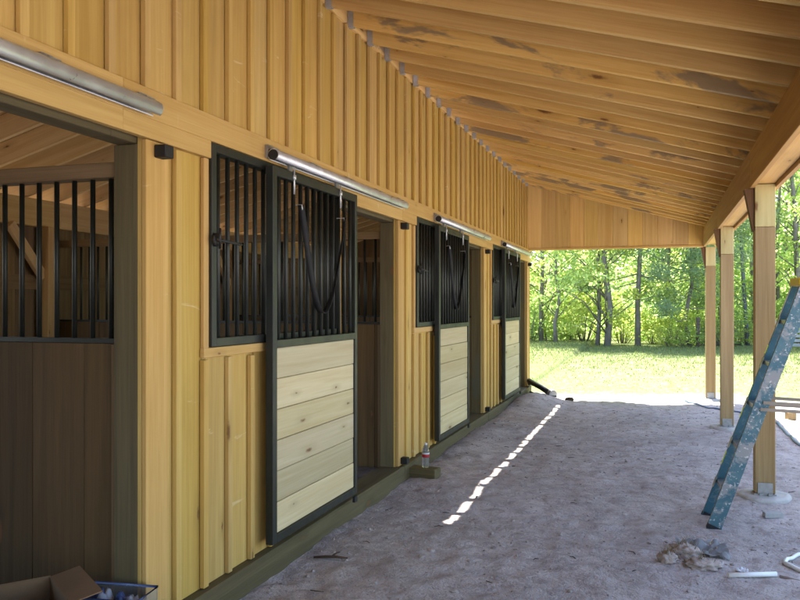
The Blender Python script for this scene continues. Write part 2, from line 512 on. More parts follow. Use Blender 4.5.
# --- back and end walls
BACK = [(-.3, 2.85), (3.25, 5.6), (7.62, 9.1)]     # unseen openings added in the back wall to let light into the stalls
bw = MB()
y = Y0
stops = sorted([q for w_ in BACK for q in w_] + [Y1])
while y < Y1 - .01:
    nx = min([q for q in stops if q > y + .001]); w = min(.24, nx - y)
    if any(a - .001 <= y < b - .001 for a, b in BACK):
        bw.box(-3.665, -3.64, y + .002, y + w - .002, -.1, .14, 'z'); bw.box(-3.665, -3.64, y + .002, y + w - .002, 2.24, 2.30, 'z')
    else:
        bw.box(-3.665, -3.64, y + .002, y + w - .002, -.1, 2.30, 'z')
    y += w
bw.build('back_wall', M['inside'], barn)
for z in (.6, 1.68):
    edges_ = [Y0 + .05] + [q for w_ in BACK for q in w_] + [Y1 - .05]
    for a, b in zip(edges_[::2], edges_[1::2]):
        g = MB(); g.box(-3.638, -3.60, a, b, z, z + .14, 'y'); g.build('girt', M['inside'], barn)
pl = MB()
for a, b in zip(cuts, cuts[1:]):
    pl.box(-3.64, -3.565, a, b, 2.29, zb(-3.6) - .004, 'y')
pl.build('back_plate', M['deck'], barn, .004)
for k in range(-1, 5):
    yy = 3.04 + BAY * (k - .02)
    if yy > Y1 or yy < Y0 + .3: continue
    t = MB(); t.box(-3.60, -3.46, yy - .21, yy - .07, -.1, 2.287, 'z')
    t.bar((-3.53, yy - .20, 1.80), (-3.53, yy - .62, 2.28), .05, .09)
    t.build('back_post', M['deck'], barn, .003)
def end_wall(name, ya, yb):
    t = MB()
    x = -3.64
    while x < -.16:
        x2 = min(x + .24, -.15)
        a, b = x + .0015, x2 - .0015
        c = [(a, ya, -.1), (b, ya, -.1), (b, yb, -.1), (a, yb, -.1), (a, ya, zb(a) + .1), (b, ya, zb(b) + .1), (b, yb, zb(b) + .1), (a, yb, zb(a) + .1)]
        t.hexa(c, [(q[2], q[0], q[1]) for q in c]); x = x2
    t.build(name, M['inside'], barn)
end_wall('end_wall', Y0 + .01, Y0 + .035)
end_wall('end_wall', Y1 - .035, Y1 - .01)

# --- rafters, one board each
RS = .405
ry = []
y = Y1 - .028
while y > Y0: ry.append(y); y -= RS
def sloped(mbx, xa, xb_, ya, yb, dz0, dz1, r=None):
    a, b = (xa, xb_) if xa < xb_ else (xb_, xa)
    c = [(a, ya, zb(a) + dz0), (b, ya, zb(b) + dz0), (b, yb, zb(b) + dz0), (a, yb, zb(a) + dz0),
         (a, ya, zb(a) + dz1), (b, ya, zb(b) + dz1), (b, yb, zb(b) + dz1), (a, yb, zb(a) + dz1)]
    mbx.hexa(c, [(q[0], q[2] - zb(q[0]), q[1]) for q in c], r)
for y in ry:
    dy = random.uniform(-.006, .006)
    t = MB(); sloped(t, .021, XE, y - .019 + dy, y + .019 + dy, random.uniform(-.004, .003), RD); ro = t.build('rafter', M['rafter'], barn, .003)
    h = MB(); yy = y + dy; zt = zb(.03)
    h.box(.022, .066, yy - .0225, yy - .0202, zt - .012, zt + .125); h.box(.022, .066, yy + .0202, yy + .0225, zt - .012, zt + .125); h.box(.0225, .066, yy - .0201, yy + .0201, zt - .018, zt - .0125)
    h.build('joist_hanger', M['hanger'], ro)
    t = MB(); sloped(t, -.021, XB, y - .019 - dy, y + .019 - dy, 0, RD); t.build('rafter', M['inner'], barn, .003)
t = MB(); t.box(-.019, .019, Y0, Y1, ZR + .001, ZR + RD - .004, 'y'); t.build('ridge_board', M['rafter'], barn)

# --- roof deck: boards running along the barn; the ridge slot is still uncapped over the far stalls
SLOT = (6.585, 13.34, .036, .084)
dk = MB()
def deck_rows(xs, ya, yb):
    for a, b in zip(xs, xs[1:]):
        cuts2 = [ya]; y = ya + random.uniform(1, 3.6)
        while y < yb - .5: cuts2.append(y); y += 3.6
        cuts2.append(yb)
        for p, q in zip(cuts2, cuts2[1:]):
            sg = 1 if b > 0 else -1
            c = []
            lo, hi = min(a, b), max(a, b)
            lo += .001; hi -= .001
            for dz in (RD + .002, RD + .020):
                c += [(lo, p, zb(lo) + dz), (hi, p, zb(hi) + dz), (hi, q, zb(hi) + dz), (lo, q, zb(lo) + dz)]
            dk.hexa(c, [(w[1], w[0], w[2]) for w in c])
deck_rows([SLOT[3] + i * (3.13 - SLOT[3]) / 22 for i in range(23)], Y0 - .06, Y1 + .08)
deck_rows([-.001 - i * 4.09 / 30 for i in range(31)], Y0 - .06, Y1 + .08)
deck_rows([.0, SLOT[2]], Y0 - .06, Y1 + .08)
deck_rows([SLOT[2], SLOT[3]], Y0 - .06, SLOT[0])
deck_rows([SLOT[2], SLOT[3]], SLOT[1], Y1 + .08)
dk.build('roof_deck', M['deck'], barn)
t = MB(); t.box(XE + .001, XE + .022, Y0, Y1, zb(XE) - .01, zb(XE) + RD, 'y'); t.build('fascia', M['trim'], barn, .002)

# --- porch beam: two planks either side of the posts
BB = 2.462
PX0, PX1 = 2.873, 3.022
posts_y = [-3.3, -.45, 3.20, 6.90, 10.55, 13.765]
for (a, b, top) in ((PX0 - .039, PX0 - .001, zb(PX0) - .004), (PX1 + .001, PX1 + .039, zb(PX1 + .04) - .004)):
    for p, q in zip([Y0] + posts_y[1:], posts_y[1:] + [Y1]):
        if q - p < .2: continue
        t = MB(); t.box(a, b, p + .001, (q if q != posts_y[-1] else Y1) - .001, BB, top, 'y'); t.build('porch_beam', M['beam'], barn, .003)
t = MB()
for p, q in zip(posts_y, posts_y[1:]):
    t.box(PX0 + .001, PX1 - .001, p + .145, q - .005, BB + .03, BB + .068, 'y')
t.build('beam_spacer', M['trim'], barn, .002)

for i, y in enumerate(posts_y):
    g0 = gz(2.94, y + .07)
    p = MB(); p.box(PX0, PX1, y, y + .14, g0 + .045, 2.15, 'z'); po = p.build('porch_post', M['post_low'], barn, .004)
    p = MB(); p.box(PX0 - .0005, PX1 + .0005, y - .0005, y + .1405, 2.152, BB + .028 if i < 5 else BB - .002, 'z'); p.build('post_extension', M['post_up'], po, .004)
    p = MB()
    a, b = y + .02, y + .13
    c = [(PX0 - .012, a, 2.12), (PX0 - .002, a, 2.12), (PX0 - .002, b, 2.12), (PX0 - .012, b, 2.12),
         (PX0 - .075, a, BB - .004), (PX0 - .002, a, BB - .004), (PX0 - .002, b, BB - .004), (PX0 - .075, b, BB - .004)]
    p.hexa(c, [(q[2], q[0], q[1]) for q in c]); p.build('brace', M['wedge'], po)
    p = MB()
    p.box(PX0 - .006, PX1 + .006, y - .006, y + .146, g0 + .03, g0 + .042, 'x')
    p.box(PX0 + .02, PX1 - .02, y - .008, y - .003, g0 + .03, g0 + .13, 'x')
    p.box(PX0 + .02, PX1 - .02, y + .143, y + .148, g0 + .03, g0 + .13, 'x')
    p.box(PX0 + .03, PX0 + .055, y - .03, y - .008, g0 + .03, g0 + .05, 'x')
    p.box(PX1 - .055, PX1 - .03, y - .03, y - .008, g0 + .03, g0 + .05, 'x')
    p.build('post_base', M['bracket'], po)
    # poured footing, ragged outline
    f = MB(); n = 40
    ring = []
    for k in range(n):
        a = 2 * math.pi * k / n
        rr = .20 * (1 + .13 * mnoise.noise(Vector((math.cos(a) * 1.6 + i * 5, math.sin(a) * 1.6, 2))) + .05 * mnoise.noise(Vector((math.cos(a) * 5, math.sin(a) * 5, i))))
        ring.append((math.cos(a) * rr + 2.943, math.sin(a) * rr * 1.05 + y + .06))
    for z, sc in ((-.12, 1), (.012, 1.0), (.028, .95), (.032, .8)):
        for (xx, yy) in ring:
            f.v.append((2.943 + (xx - 2.943) * sc, y + .06 + (yy - y - .06) * sc, g0 + z))
    f.b = list(f.v); f.r = [.5] * len(f.v)
    for lv in range(3):
        for k in range(n):
            k2 = (k + 1) % n
            f.f.append((lv * n + k, lv * n + k2, (lv + 1) * n + k2, (lv + 1) * n + k)); f.sm.append(True)
    f.f.append(tuple(3 * n + k for k in range(n))); f.sm.append(False)
    f.build('footing', M['concrete'], barn)

# --- gable infill at the far end of the porch
gp = MB(); GY = 13.70
x = .022
while x < PX0 - .045:
    x2 = min(x + .235, PX0 - .041)
    a, b = x + .0012, x2 - .0012
    yy = GY + random.uniform(-.004, .002)
    c = [(a, yy, BB + .03), (b, yy, BB + .03), (b, GY + .022, BB + .03), (a, GY + .022, BB + .03),
         (a, yy, zb(a) + RD * .85), (b, yy, zb(b) + RD * .85), (b, GY + .022, zb(b) + RD * .85), (a, GY + .022, zb(a) + RD * .85)]
    gp.hexa(c, [(q[2], q[0], q[1]) for q in c]); x = x2
c = [(.03, GY + .0225, BB + .031), (PX0 - .045, GY + .0225, BB + .031), (PX0 - .045, GY + .035, BB + .031), (.03, GY + .035, BB + .031)]
c += [(q[0], q[1], zb(q[0]) + RD * .8) for q in c]
gp.hexa(c)
gpo = gp.build('gable_panel', M['gable'], barn, .002)
t = MB(); t.box(.024, PX0 - .042, GY - .016, GY + .062, BB - .008, BB + .028, 'x'); t.build('bottom_rail', M['trim'], gpo, .003)

# --- stall partitions with bars over boards
bar_mesh = MB(); bar_mesh.tube([(0, 0, 1.38), (0, 0, 2.105)], .0115, 8)
bar_src = None
for k in range(0, 3):
    yc = 3.04 + BAY * k
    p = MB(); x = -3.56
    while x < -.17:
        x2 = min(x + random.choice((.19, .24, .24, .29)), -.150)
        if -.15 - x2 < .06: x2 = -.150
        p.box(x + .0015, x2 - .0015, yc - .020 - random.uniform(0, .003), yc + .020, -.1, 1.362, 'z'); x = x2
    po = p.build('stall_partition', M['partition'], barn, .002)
    r_ = MB(); r_.box(-3.56, -.150, yc - .024, yc + .024, 1.364, 1.385, 'x'); r_.build('cap_rail', M['black'], po)
    r_ = MB(); r_.box(-3.56, -.148, yc - .045, yc + .045, 2.105, 2.172, 'x'); r_.build('top_rail', M['inside'], po, .003)
    r_ = MB(); r_.box(-.172, -.150, yc - .048, yc - .024, -.05, 1.36, 'z'); r_.build('edge_batten', M['inside'], po)
    n = 33
    for i in range(n):
        xx = -.21 - i * .1
        if k < 0: break
        if bar_src is None:
            bar_src = bar_mesh.build('bar', M['black'], po); bar_src.location = (xx, yc, 0)
        else: copy_part(bar_src, po, (xx, yc, 0))

# --- window grilles
def make_grille(gL, gR):
    z0, z1 = 1.326, 2.342; x0, x1 = -.012, .040; w = .045
    f = MB()
    f.box(x0, x1, gL, gL + w, z0, z1); f.box(x0, x1, gR - w, gR, z0, z1)
    f.box(x0, x1, gL + w, gR - w, z0, z0 + w, 'y'); f.box(x0, x1, gL + w, gR - w, z1 - w, z1, 'y')
    fo = f.build('window_grille', M['black'], barn, .003)
    n = 16; src = None
    for i in range(n):
        yy = gL + w + (gR - gL - 2 * w) * (i + .5) / n
        if src is None:
            b = MB(); b.tube([(0, 0, z0 + w), (0, 0, z1 - w)], .0125, 10); src = b.build('bar', M['black'], fo, loc=(.014, yy, 0))
        else: copy_part(src, fo, (.014, yy, 0))
    l = MB()
    zc = 1.86
    l.lathe([(.0, -.008), (.034, -.008), (.034, .008), (.0, .008)])
    # disc stands upright on the stile, facing out
    l.v = [(a[2], a[1], a[0]) for a in l.v]
    l.v = [(a[0] + .052, a[1] + gL + .022, a[2] + zc) for a in l.v]
    l.f = [q[::-1] for q in l.f]
    l.tube([(.062, gL + .02, zc), (.075, gL + .02, zc)], .008, 8)
    l.tube([(.072, gL - .005, zc - .002), (.072, gL + .235, zc - .01)], .0075, 8)
    l.tube([(.072, gL + .02, zc + .055), (.078, gL + .008, zc + .02), (.072, gL + .02, zc - .045)], .007, 8)
    l.build('latch', M['rubber'], fo)
    return fo

# --- sliding doors
def make_door(y0):
    y1 = y0 + 1.31; x0, x1 = .056, .103; w = .052
    zb0, zm0, zm1, zt0, zt1 = .195, 1.292, 1.338, 2.262, 2.315
    f = MB()
    f.box(x0, x1, y0, y0 + w, zb0, zt1); f.box(x0, x1, y1 - w + .01, y1, zb0, zt1)
    ya, yb = y0 + w, y1 - w + .01
    f.box(x0, x1, ya, yb, zb0, zb0 + .048, 'y'); f.box(x0, x1, ya, yb, zm0, zm1, 'y'); f.box(x0, x1, ya, yb, zt0, zt1, 'y')
    d = f.build('sliding_door', M['black'], barn, .003)
    p = MB(); n = 6; hh = (zm0 - zb0 - .048) / n
    for i in range(n):
        z = zb0 + .048 + hh * i
        p.box(x0 + .006, x1 - .012 + random.uniform(-.003, .002), ya, yb, z + .0015, z + hh - .0015, 'y')
    p.build('board_panel', M['door'], d, .003)
    src = None; n = 12
    for i in range(n):
        yy = ya + (yb - ya) * (i + .5) / n
        if src is None:
            b = MB(); b.tube([(0, 0, zm1), (0, 0, zt0)], .0125, 10); src = b.build('bar', M['black'], d, loc=(.08, yy, 0))
        else: copy_part(src, d, (.08, yy, 0))
    for yy in (y0 + .26, y0 + .26 + .72):
        h = MB(); h.box(.073, .087, yy - .022, yy + .022, zt1 - .03, 2.352, 'z'); h.build('hanger', M['bracket'], d)
        h = MB(); h.tube([(.1085, yy, zt1 + .03), (.1085, yy, zt1 - .13)], .0052, 8)
        h.tube([(.1085, yy, zt1 - .02), (.1085, yy, zt1 - .045)], .012, 6); h.build('hanger_bolt', M['galv'], d)
    # floor guide at the bottom corner
    h = MB(); h.box(x1 + .002, x1 + .02, y1 - .10, y1 - .05, .15, .19); h.build('door_guide', M['rubber'], d)
    return d

def make_track(k):
    y0, y1 = .50 + BAY * k, 2.955 + BAY * k; xc, zc, rr = .088, 2.378, .034
    t = MB(); seg = 18
    # round tube with a slot along its underside
    o = len(t.v)
    angs = [R(-60 + 300 * i / seg) for i in range(seg + 1)]
    for yy in (y0, y1):
        for rad in (rr, rr - .004):
            for a in angs:
                t.v.append((xc + rad * math.cos(a), yy, zc + rad * math.sin(a)))
    m_ = seg + 1
    for i in range(seg):
        t.f += [(i, i + 1, 2 * m_ + i + 1, 2 * m_ + i), (m_ + i + 1, m_ + i, 3 * m_ + i, 3 * m_ + i + 1),
                (i + 1, i, m_ + i, m_ + i + 1), (2 * m_ + i, 2 * m_ + i + 1, 3 * m_ + i + 1, 3 * m_ + i)]
        t.sm += [True, True, False, False]
    t.f += [(0, 2 * m_, 3 * m_, m_), (seg, m_ + seg, 3 * m_ + seg, 2 * m_ + seg)]; t.sm += [False, False]
    t.b = list(t.v); t.r = [.5] * len(t.v)
    to = t.build('door_track', M['galv'], barn)
    for yy in (y0 + .03, y0 + .62, y0 + 1.23, y0 + 1.84, y1 - .05):
        b = MB(); b.box(.0365, .058, yy - .03, yy + .03, zc - .015, zc + .058, 'y')
        b.box(.058, .095, yy - .03, yy + .03, zc + rr + .0005, zc + rr + .006, 'y'); b.build('track_bracket', M['bracket'], to)
    b = MB(); b.tube([(xc, y0 - .004, zc), (xc, y0 + .02, zc)], rr - .0045, 16); b.build('end_plug', M['rubber'], to)
    return to

for k in BAYS:
    e = bay_edges(k)
    make_grille(e['gL'], e['gR'])
    make_door(.47 + BAY * k)
    make_track(k)
    for z in (2.215, .185):
        s = MB(); s.box(.0245, .085, e['oR'] + .055, e['oR'] + .12, z - .028, z + .028); s.build('door_stop', M['rubber'], barn, .004)
    s = MB(); s.box(.0215, .05, e['gL'] + .62, e['gL'] + .675, 1.225, 1.275); s.build('stay_bracket', M['black'], barn, .003)

# --- webbing straps hung over the door bars
def strap(y0, label):
    pts = []
    ya, yb = y0 + .33, y0 + 1.00
    n = 40
    for i in range(n + 1):
        u = i / n
    top1, top2, low = 2.13, 2.12, 1.485
    P = [(ya, top1), (ya + .05, 1.95), (ya + .13, 1.70), (ya + .22, 1.54), (ya + .31, low), (ya + .40, low + .02), (ya + .50, 1.60), (ya + .60, 1.80), (yb, 2.0), (yb + .005, top2)]
    # Catmull-Rom
    out = []
    for i in range(len(P) - 1):
        p0, p1, p2, p3 = P[max(0, i - 1)], P[i], P[i + 1], P[min(len(P) - 1, i + 2)]
        for j in range(8):
            t = j / 8
            out.append(tuple(.5 * (2 * p1[c] + (p2[c] - p0[c]) * t + (2 * p0[c] - 5 * p1[c] + 4 * p2[c] - p3[c]) * t * t + (3 * p1[c] - p0[c] - 3 * p2[c] + p3[c]) * t ** 3) for c in (0, 1)))
    out.append(P[-1])
    m_ = MB()
    N = len(out)
    for i, (yy, zz) in enumerate(out):
        u = i / (N - 1)
        a = out[max(0, i - 1)]; b = out[min(N - 1, i + 1)]
        ty, tz = b[0] - a[0], b[1] - a[1]; L = math.hypot(ty, tz); ny, nz = -tz / L, ty / L
        tw = .35 + .5 * math.sin(u * 9)          # the strap twists so it shows some of its width
        hw = .019
        dx, dn = hw * math.cos(tw), hw * math.sin(tw)
        x = .118 + .012 * math.sin(u * 7)
        th = .0018
        for (s1, s2) in ((-1, -1), (1, -1), (1, 1), (-1, 1)):
            px = x + s1 * dx - s2 * th * math.sin(tw); q = s1 * dn + s2 * th * math.cos(tw)
            m_.v.append((max(px, .0945), yy + ny * q, zz + nz * q))
    m_.b = list(m_.v); m_.r = [.5] * len(m_.v)
    for i in range(N - 1):
        for k in range(4):
            k2 = (k + 1) % 4
            m_.f.append((i * 4 + k, (i + 1) * 4 + k, (i + 1) * 4 + k2, i * 4 + k2)); m_.sm.append(True)
    m_.f += [(0, 1, 2, 3), tuple((N - 1) * 4 + k for k in (3, 2, 1, 0))]; m_.sm += [False] * 2
    s = m_.build('strap', M['strap'])
    for (yy, zz) in (P[0], P[-1]):
        h = MB(); h.tube([(.07, yy, zz), (.125, yy, zz), (.128, yy, zz - .03)], .004, 8); h.build('hook', M['galv'], s)
    tag(s, label, 'strap', 'black straps hung on the stall doors')
for k, l in ((1, 'black strap looped in a U across the bars of the nearest sliding door'),
             (2, 'black strap looped across the bars of the middle sliding door'),
             (3, 'black strap looped across the bars of the farthest sliding door')):
    strap(.47 + BAY * k, l)

# ------------------------------------------------------------------ step ladder
def ladder():
    root = empty('step_ladder', (2.455, 5.91, gz(2.455, 5.91) - .01))
    tag(root, 'paint spattered blue fibreglass step ladder with yellow top standing open by the porch posts', 'ladder')
    w = Vector((-.048, .9988, 0)).normalized(); e = Vector((w.y, -w.x, 0))
    H, LEAN, BASE, TOP = 1.72, .615, .36, .28
    def pt(side, t, de=0, dw=0):     # side 0 near rail, 1 far rail
        ww = (0 if side == 0 else BASE) + (1 if side == 0 else -1) * (BASE - TOP) / 2 * t
        return e * (LEAN * t + de) + w * (ww + dw) + Vector((0, 0, H * t))
    for side in (0, 1):
        m_ = MB(); d = .098; fl = .030; th = .005
        sgn = 1 if side == 0 else -1
        a, b = pt(side, 0), pt(side, 1)
        # C channel: web and two flanges turned inward
        def plank(o0, o1, w0, w1):
            c = [a + e * o0 + w * w0, a + e * o1 + w * w0, a + e * o1 + w * w1, a + e * o0 + w * w1]
            c += [b + e * o0 + w * w0, b + e * o1 + w * w0, b + e * o1 + w * w1, b + e * o0 + w * w1]
            m_.hexa(c)
        if side == 0:
            plank(0, d, 0, th); plank(0, th, th, fl); plank(d - th, d, th, fl)
        else:
            plank(0, d, -th, 0); plank(0, th, -fl, -th); plank(d - th, d, -fl, -th)
        m_.build('side_rail', M['ladder_splat'] if side == 0 else M['ladder'], root)
        f = MB(); f.bar(a + e * (d / 2) + w * (sgn * .012) + Vector((0, 0, .0)), a + e * (d / 2 + .012) + w * (sgn * .012) + Vector((0, 0, .028)), .036, d + .002, e); f.build('foot', M['rubber'], root)
    for i in range(1, 6):
        t = (.29 * i) / H
        a, b = pt(0, t, .0, .006), pt(1, t, .0, -.006)
        s = MB()
        c = [a + e * .004, a + e * .09, b + e * .09, b + e * .004]
        c = [c[0], c[1], c[2], c[3]]
        s.hexa([q + Vector((0, 0, -.006)) for q in c] + [q for q in c])
        s.hexa([q + Vector((0, 0, -.030)) for q in (c[0], c[0] + e * .004, c[3] + e * .004, c[3])] + [q + Vector((0, 0, -.006)) for q in (c[0], c[0] + e * .004, c[3] + e * .004, c[3])])
        s.build('step', M['alu'], root)
        # corner brace under each step on the front flange
        s = MB(); s.bar(pt(1, t - .03, -.004, -.03), pt(1, t + .012, -.004, -.03), .004, .055, w); s.build('step_bracket', M['bracket'], root)
    c0 = pt(0, 1, -.02, -.015); c1 = pt(1, 1, -.02, .015)
    cap = MB()
    c = [c0, c0 + e * .20, c1 + e * .20, c1]
    cap.hexa([q - Vector((0, 0, .035)) for q in c] + [q + Vector((0, 0, .022)) for q in c])
    cap.build('top_cap', M['yellow'], root, .008)
    for side in (0, 1):
        a = pt(side, .985, .125, .02 if side == 0 else -.02); b = pt(side, 0) + e * 1.12 + w * (.02 if side == 0 else -.02)
        m_ = MB(); m_.bar(a, b, .055, .028, w); m_.build('rear_leg', M['ladder'], root)
    for side in (0, 1):
        for dz in (0, .055):
            t = .49 + dz * .5
            a = pt(side, t, .05, -.008 if side == 0 else .008); b = pt(side, t) + e * (.60 + .02 - dz) + w * (-.006 if side == 0 else .006) + Vector((0, 0, -.02))
            m_ = MB(); m_.bar(a, b, .022, .006, w); m_.build('spreader', M['spread'], root)
    for i, yz in enumerate((.16, .25, .33, .43)):
        pass
    a, b = pt(1, 0.08), pt(1, .98)
    for t, col, ln in ((.72, 'lime', .035), (.90, 'paper', .16), (.46, 'lime', .05), (.26, 'lime', .055)):
        m_ = MB(); m_.bar(pt(1, t - ln / 2, -.0035, -.016), pt(1, t + ln / 2, -.0035, -.016), .002, .026, w); m_.build('sticker', M[col], root)
ladder()

# ------------------------------------------------------------------ small things on the ground
t = MB(); t.box(-.14, .14, -.07, .07, 0, .088, 'x'); bl = t.build('timber_offcut', M['treated'], None, .006)
bx, by = .165, 6.80
bl.location = (bx, by, gz(bx, by) - .004); bl.rotation_euler.z = R(-8)
tag(bl, 'short squared timber offcut lying at the wall foot under the water bottle', 'timber block')
bt = empty('water_bottle', (bx + .02, by + .005, gz(bx, by) + .0845))
tag(bt, 'small clear plastic water bottle with a red label standing on the timber offcut', 'bottle')
t = MB(); t.lathe([(.026, 0), (.031, .006), (.032, .03), (.030, .06), (.032, .09), (.032, .14), (.028, .165), (.016, .188), (.0125, .194), (.0125, .205)]); t.build('body', M['clear'], bt)
t = MB(); t.lathe([(.0325, .092), (.0332, .0925), (.0332, .117), (.0325, .1175)]); t.build('label_band', M['red'], bt)
t = MB(); t.lathe([(.0325, .118), (.0330, .1182), (.0330, .132), (.0325, .1325)]); t.build('label_edge', M['paper'], bt)
t = MB(); t.lathe([(.0145, .198), (.0145, .214), (.0135, .2155)]); t.build('cap', M['paper'], bt)

def ground_tube(name, pts, r, mat, lift=0, seg=10, sub=6):
    P = [Vector((x, y, 0)) for x, y in pts]
    out = []
    for i in range(len(P) - 1):
        p0, p1, p2, p3 = P[max(0, i - 1)], P[i], P[i + 1], P[min(len(P) - 1, i + 2)]
        for j in range(sub):
            t = j / sub
            q = .5 * (2 * p1 + (p2 - p0) * t + (2 * p0 - 5 * p1 + 4 * p2 - p3) * t * t + (3 * p1 - p0 - 3 * p2 + p3) * t ** 3)
            out.append((q.x, q.y, gz(q.x, q.y) + r * .8 + lift))
    out.append((P[-1].x, P[-1].y, gz(P[-1].x, P[-1].y) + r * .8 + lift))
    m_ = MB(); m_.tube(out, r, seg); return m_.build(name, mat)
h = ground_tube('garden_hose', [(2.55, 13.3), (2.8, 12.75), (3.22, 12.2), (3.55, 11.6), (3.60, 10.6), (3.60, 9.6), (3.75, 8.6), (4.3, 7.2), (5.2, 6.6)], .014, M['hose'])
tag(h, 'long blue hose curving over the dirt along the edge of the roof shadow', 'hose')

def straight_pipe(pa, pb, r=.014):
    a = Vector((*pa, gz(*pa) + r)); b = Vector((*pb, gz(*pb) + r))
    m_ = MB(); n = 14
    m_.tube([a, b], r, 14, cap=True); return m_
p = straight_pipe((2.515, 4.84), (2.775, 4.935)).build('plastic_pipe', M['pvc'])
tag(p, 'short straight white plastic pipe lying on the dirt below the ladder', 'pipe')
p = ground_tube('plastic_pipe', [(2.95, 5.03), (2.875, 5.14), (2.86, 5.22), (2.93, 5.36), (3.02, 5.47), (3.15, 5.56)], .012, M['pvc'], .004)
tag(p, 'bent piece of white plastic pipe on the dirt at the right edge', 'pipe')
p = straight_pipe((2.79, 4.93), (2.98, 4.87), .007).build('lath_strip', M['stone'])
tag(p, 'thin pale strip on the dirt carrying on from the straight white pipe', 'strip')

tw = empty('twig', (.27, 4.44, gz(.27, 4.44)))
t = MB(); t.tube([(-.10, -.02, .012), (-.03, .0, .016), (.03, .005, .020), (.10, .03, .012)], [.006, .009, .008, .005], 7)
t.tube([(.005, .0, .018), (.02, .05, .03), (.03, .08, .028)], [.006, .005, .003], 6)
o = t.build('twig_stem', M['twig'], tw)
tag(tw, 'dark forked twig lying on the dirt near the nearest door', 'twig')

for i, (x, y, rx, rz, lab) in enumerate(((2.195, 5.02, .055, .062, 'small brown dirt clod with dry grass, left of the larger clods by the ladder foot'),
                                   (2.30, 5.20, .085, .075, 'peaked brown dirt clod behind the others by the ladder foot'),
                                   (2.385, 5.00, .10, .05, 'broad low brown dirt clod in front of the ladder foot'))):
    m_ = MB(); z = gz(x, y)
    m_.blob((0, 0, 0), rx, rx * .85, rz * .66, i + 3, .42, 4, 4.5)
    c = m_.build('dirt_clod', M['clod'], None, loc=(x, y, z + rz * .25))
    tag(c, lab, 'dirt clod', 'dirt clods by the ladder foot')
    g_ = MB()
    for q in range(26):
        a = random.uniform(0, 6.28); rr = random.uniform(0, .8) * rx
        b0 = Vector((math.cos(a) * rr, math.sin(a) * rr, rz * (.75 - .6 * (rr / rx) ** 2))); b1 = b0 + Vector((random.uniform(-.03, .03), random.uniform(-.03, .03), random.uniform(.015, .055)))
        g_.tube([b0, (b0 + b1) / 2 + Vector((.004, 0, .004)), b1], [.0013, .001, .0006], 4)
    g_.build('dry_grass', M['drygrass'], c)['kind'] = 'stuff'
# crumpled clear wrap beside the clods
def scrap(x, y, sx, sy, h, seed, mat, name, lab, cat):
    n = 12; m_ = MB()
    for layer in (0, .0015):
        for j in range(n + 1):
            for i in range(n + 1):
                u, v = i / n - .5, j / n - .5
                px, py = u * sx, v * sy * (1 + .4 * mnoise.noise(Vector((u * 3, seed, 0))))
                m_.v.append((px, py, layer + .006 + h * abs(mnoise.noise(Vector((u * 5 + seed, v * 5, seed))))))
    N = (n + 1) ** 2
    for j in range(n):
        for i in range(n):
            a = j * (n + 1) + i
            m_.f.append((a + n + 1, a + n + 2, a + 1, a)); m_.f.append((N + a, N + a + 1, N + a + n + 2, N + a + n + 1)); m_.sm += [True, True]
    m_.b = list(m_.v); m_.r = [.5] * len(m_.v)
    o = m_.build(name, mat, None, loc=(x, y, gz(x, y))); tag(o, lab, cat); return o
scrap(2.40, 5.30, .30, .26, .08, 2.3, M['wrap'], 'plastic_wrap', 'crumpled clear plastic wrap on the dirt at the ladder foot', 'plastic wrap')
for i, (x, y, s) in enumerate(((2.50, 5.22, .035), (2.485, 5.02, .03), (2.60, 4.97, .045))):
    scrap(x, y, s * 1.4, s, .03, i + 5.5, M['paper'], 'paper_scrap', ['white scrap farthest from the viewer beside the plastic wrap', 'white scrap nearest the broad dirt clod', 'largest white scrap, above the straight white pipe'][i], 'scrap')['group'] = 'white scraps on the dirt'

t = MB(); t.box(-.055, .055, -.05, .05, 0, .10, 'z'); o = t.build('wood_block', M['post_low'], None, .004)
o.location = (3.83, 11.8, gz(3.83, 11.8) - .004); o.rotation_euler.z = R(20)
tag(o, 'small brown wood block sitting in the sun outside the posts', 'wood block')
t = MB(); t.box(-.06, .07, -.03, .03, 0, .04, 'x'); o = t.build('wood_scrap', M['fence'], None, .004)
o.location = (2.93, 6.35, gz(2.93, 6.35)); o.rotation_euler.z = R(12)
tag(o, 'grey wood scrap lying in front of the nearest post footing', 'wood scrap')

# trailer jack-like black tool leaning at the end of the wall
j = empty('jack_stand', (.10, 13.55, gz(.2, 13.3)))
tag(j, 'black steel jack with a round grey foot lying at the far corner of the barn', 'jack')
t = MB(); t.tube([(-.05, .10, .20), (.20, -.25, .13), (.40, -.50, .05)], .045, 10); t.build('tube', M['steel_dark'], j)
t = MB(); t.tube([(.0, .12, .14), (.16, -.10, .11), (.35, -.38, .035)], .024, 8); t.build('arm', M['rubber'], j)
t = MB(); t.tube([(.385, -.48, .055), (.435, -.54, .045)], .075, 14); t.build('foot', M['bracket'], j)
t = MB(); t.tube([(.0, -.1, .03), (.18, -.42, .02), (.38, -.60, .015), (.48, -.50, .015)], .018, 7); t.build('handle', M['rubber'], j)
t = MB(); t.blob((0, 0, .02), .07, .05, .035, 4.2, .4, 3); o = t.build('stone', M['twig'], None, loc=(.80, 12.95, gz(.8, 12.95)))
tag(o, 'dark stone on the dirt right of the jack at the barn corner', 'stone')

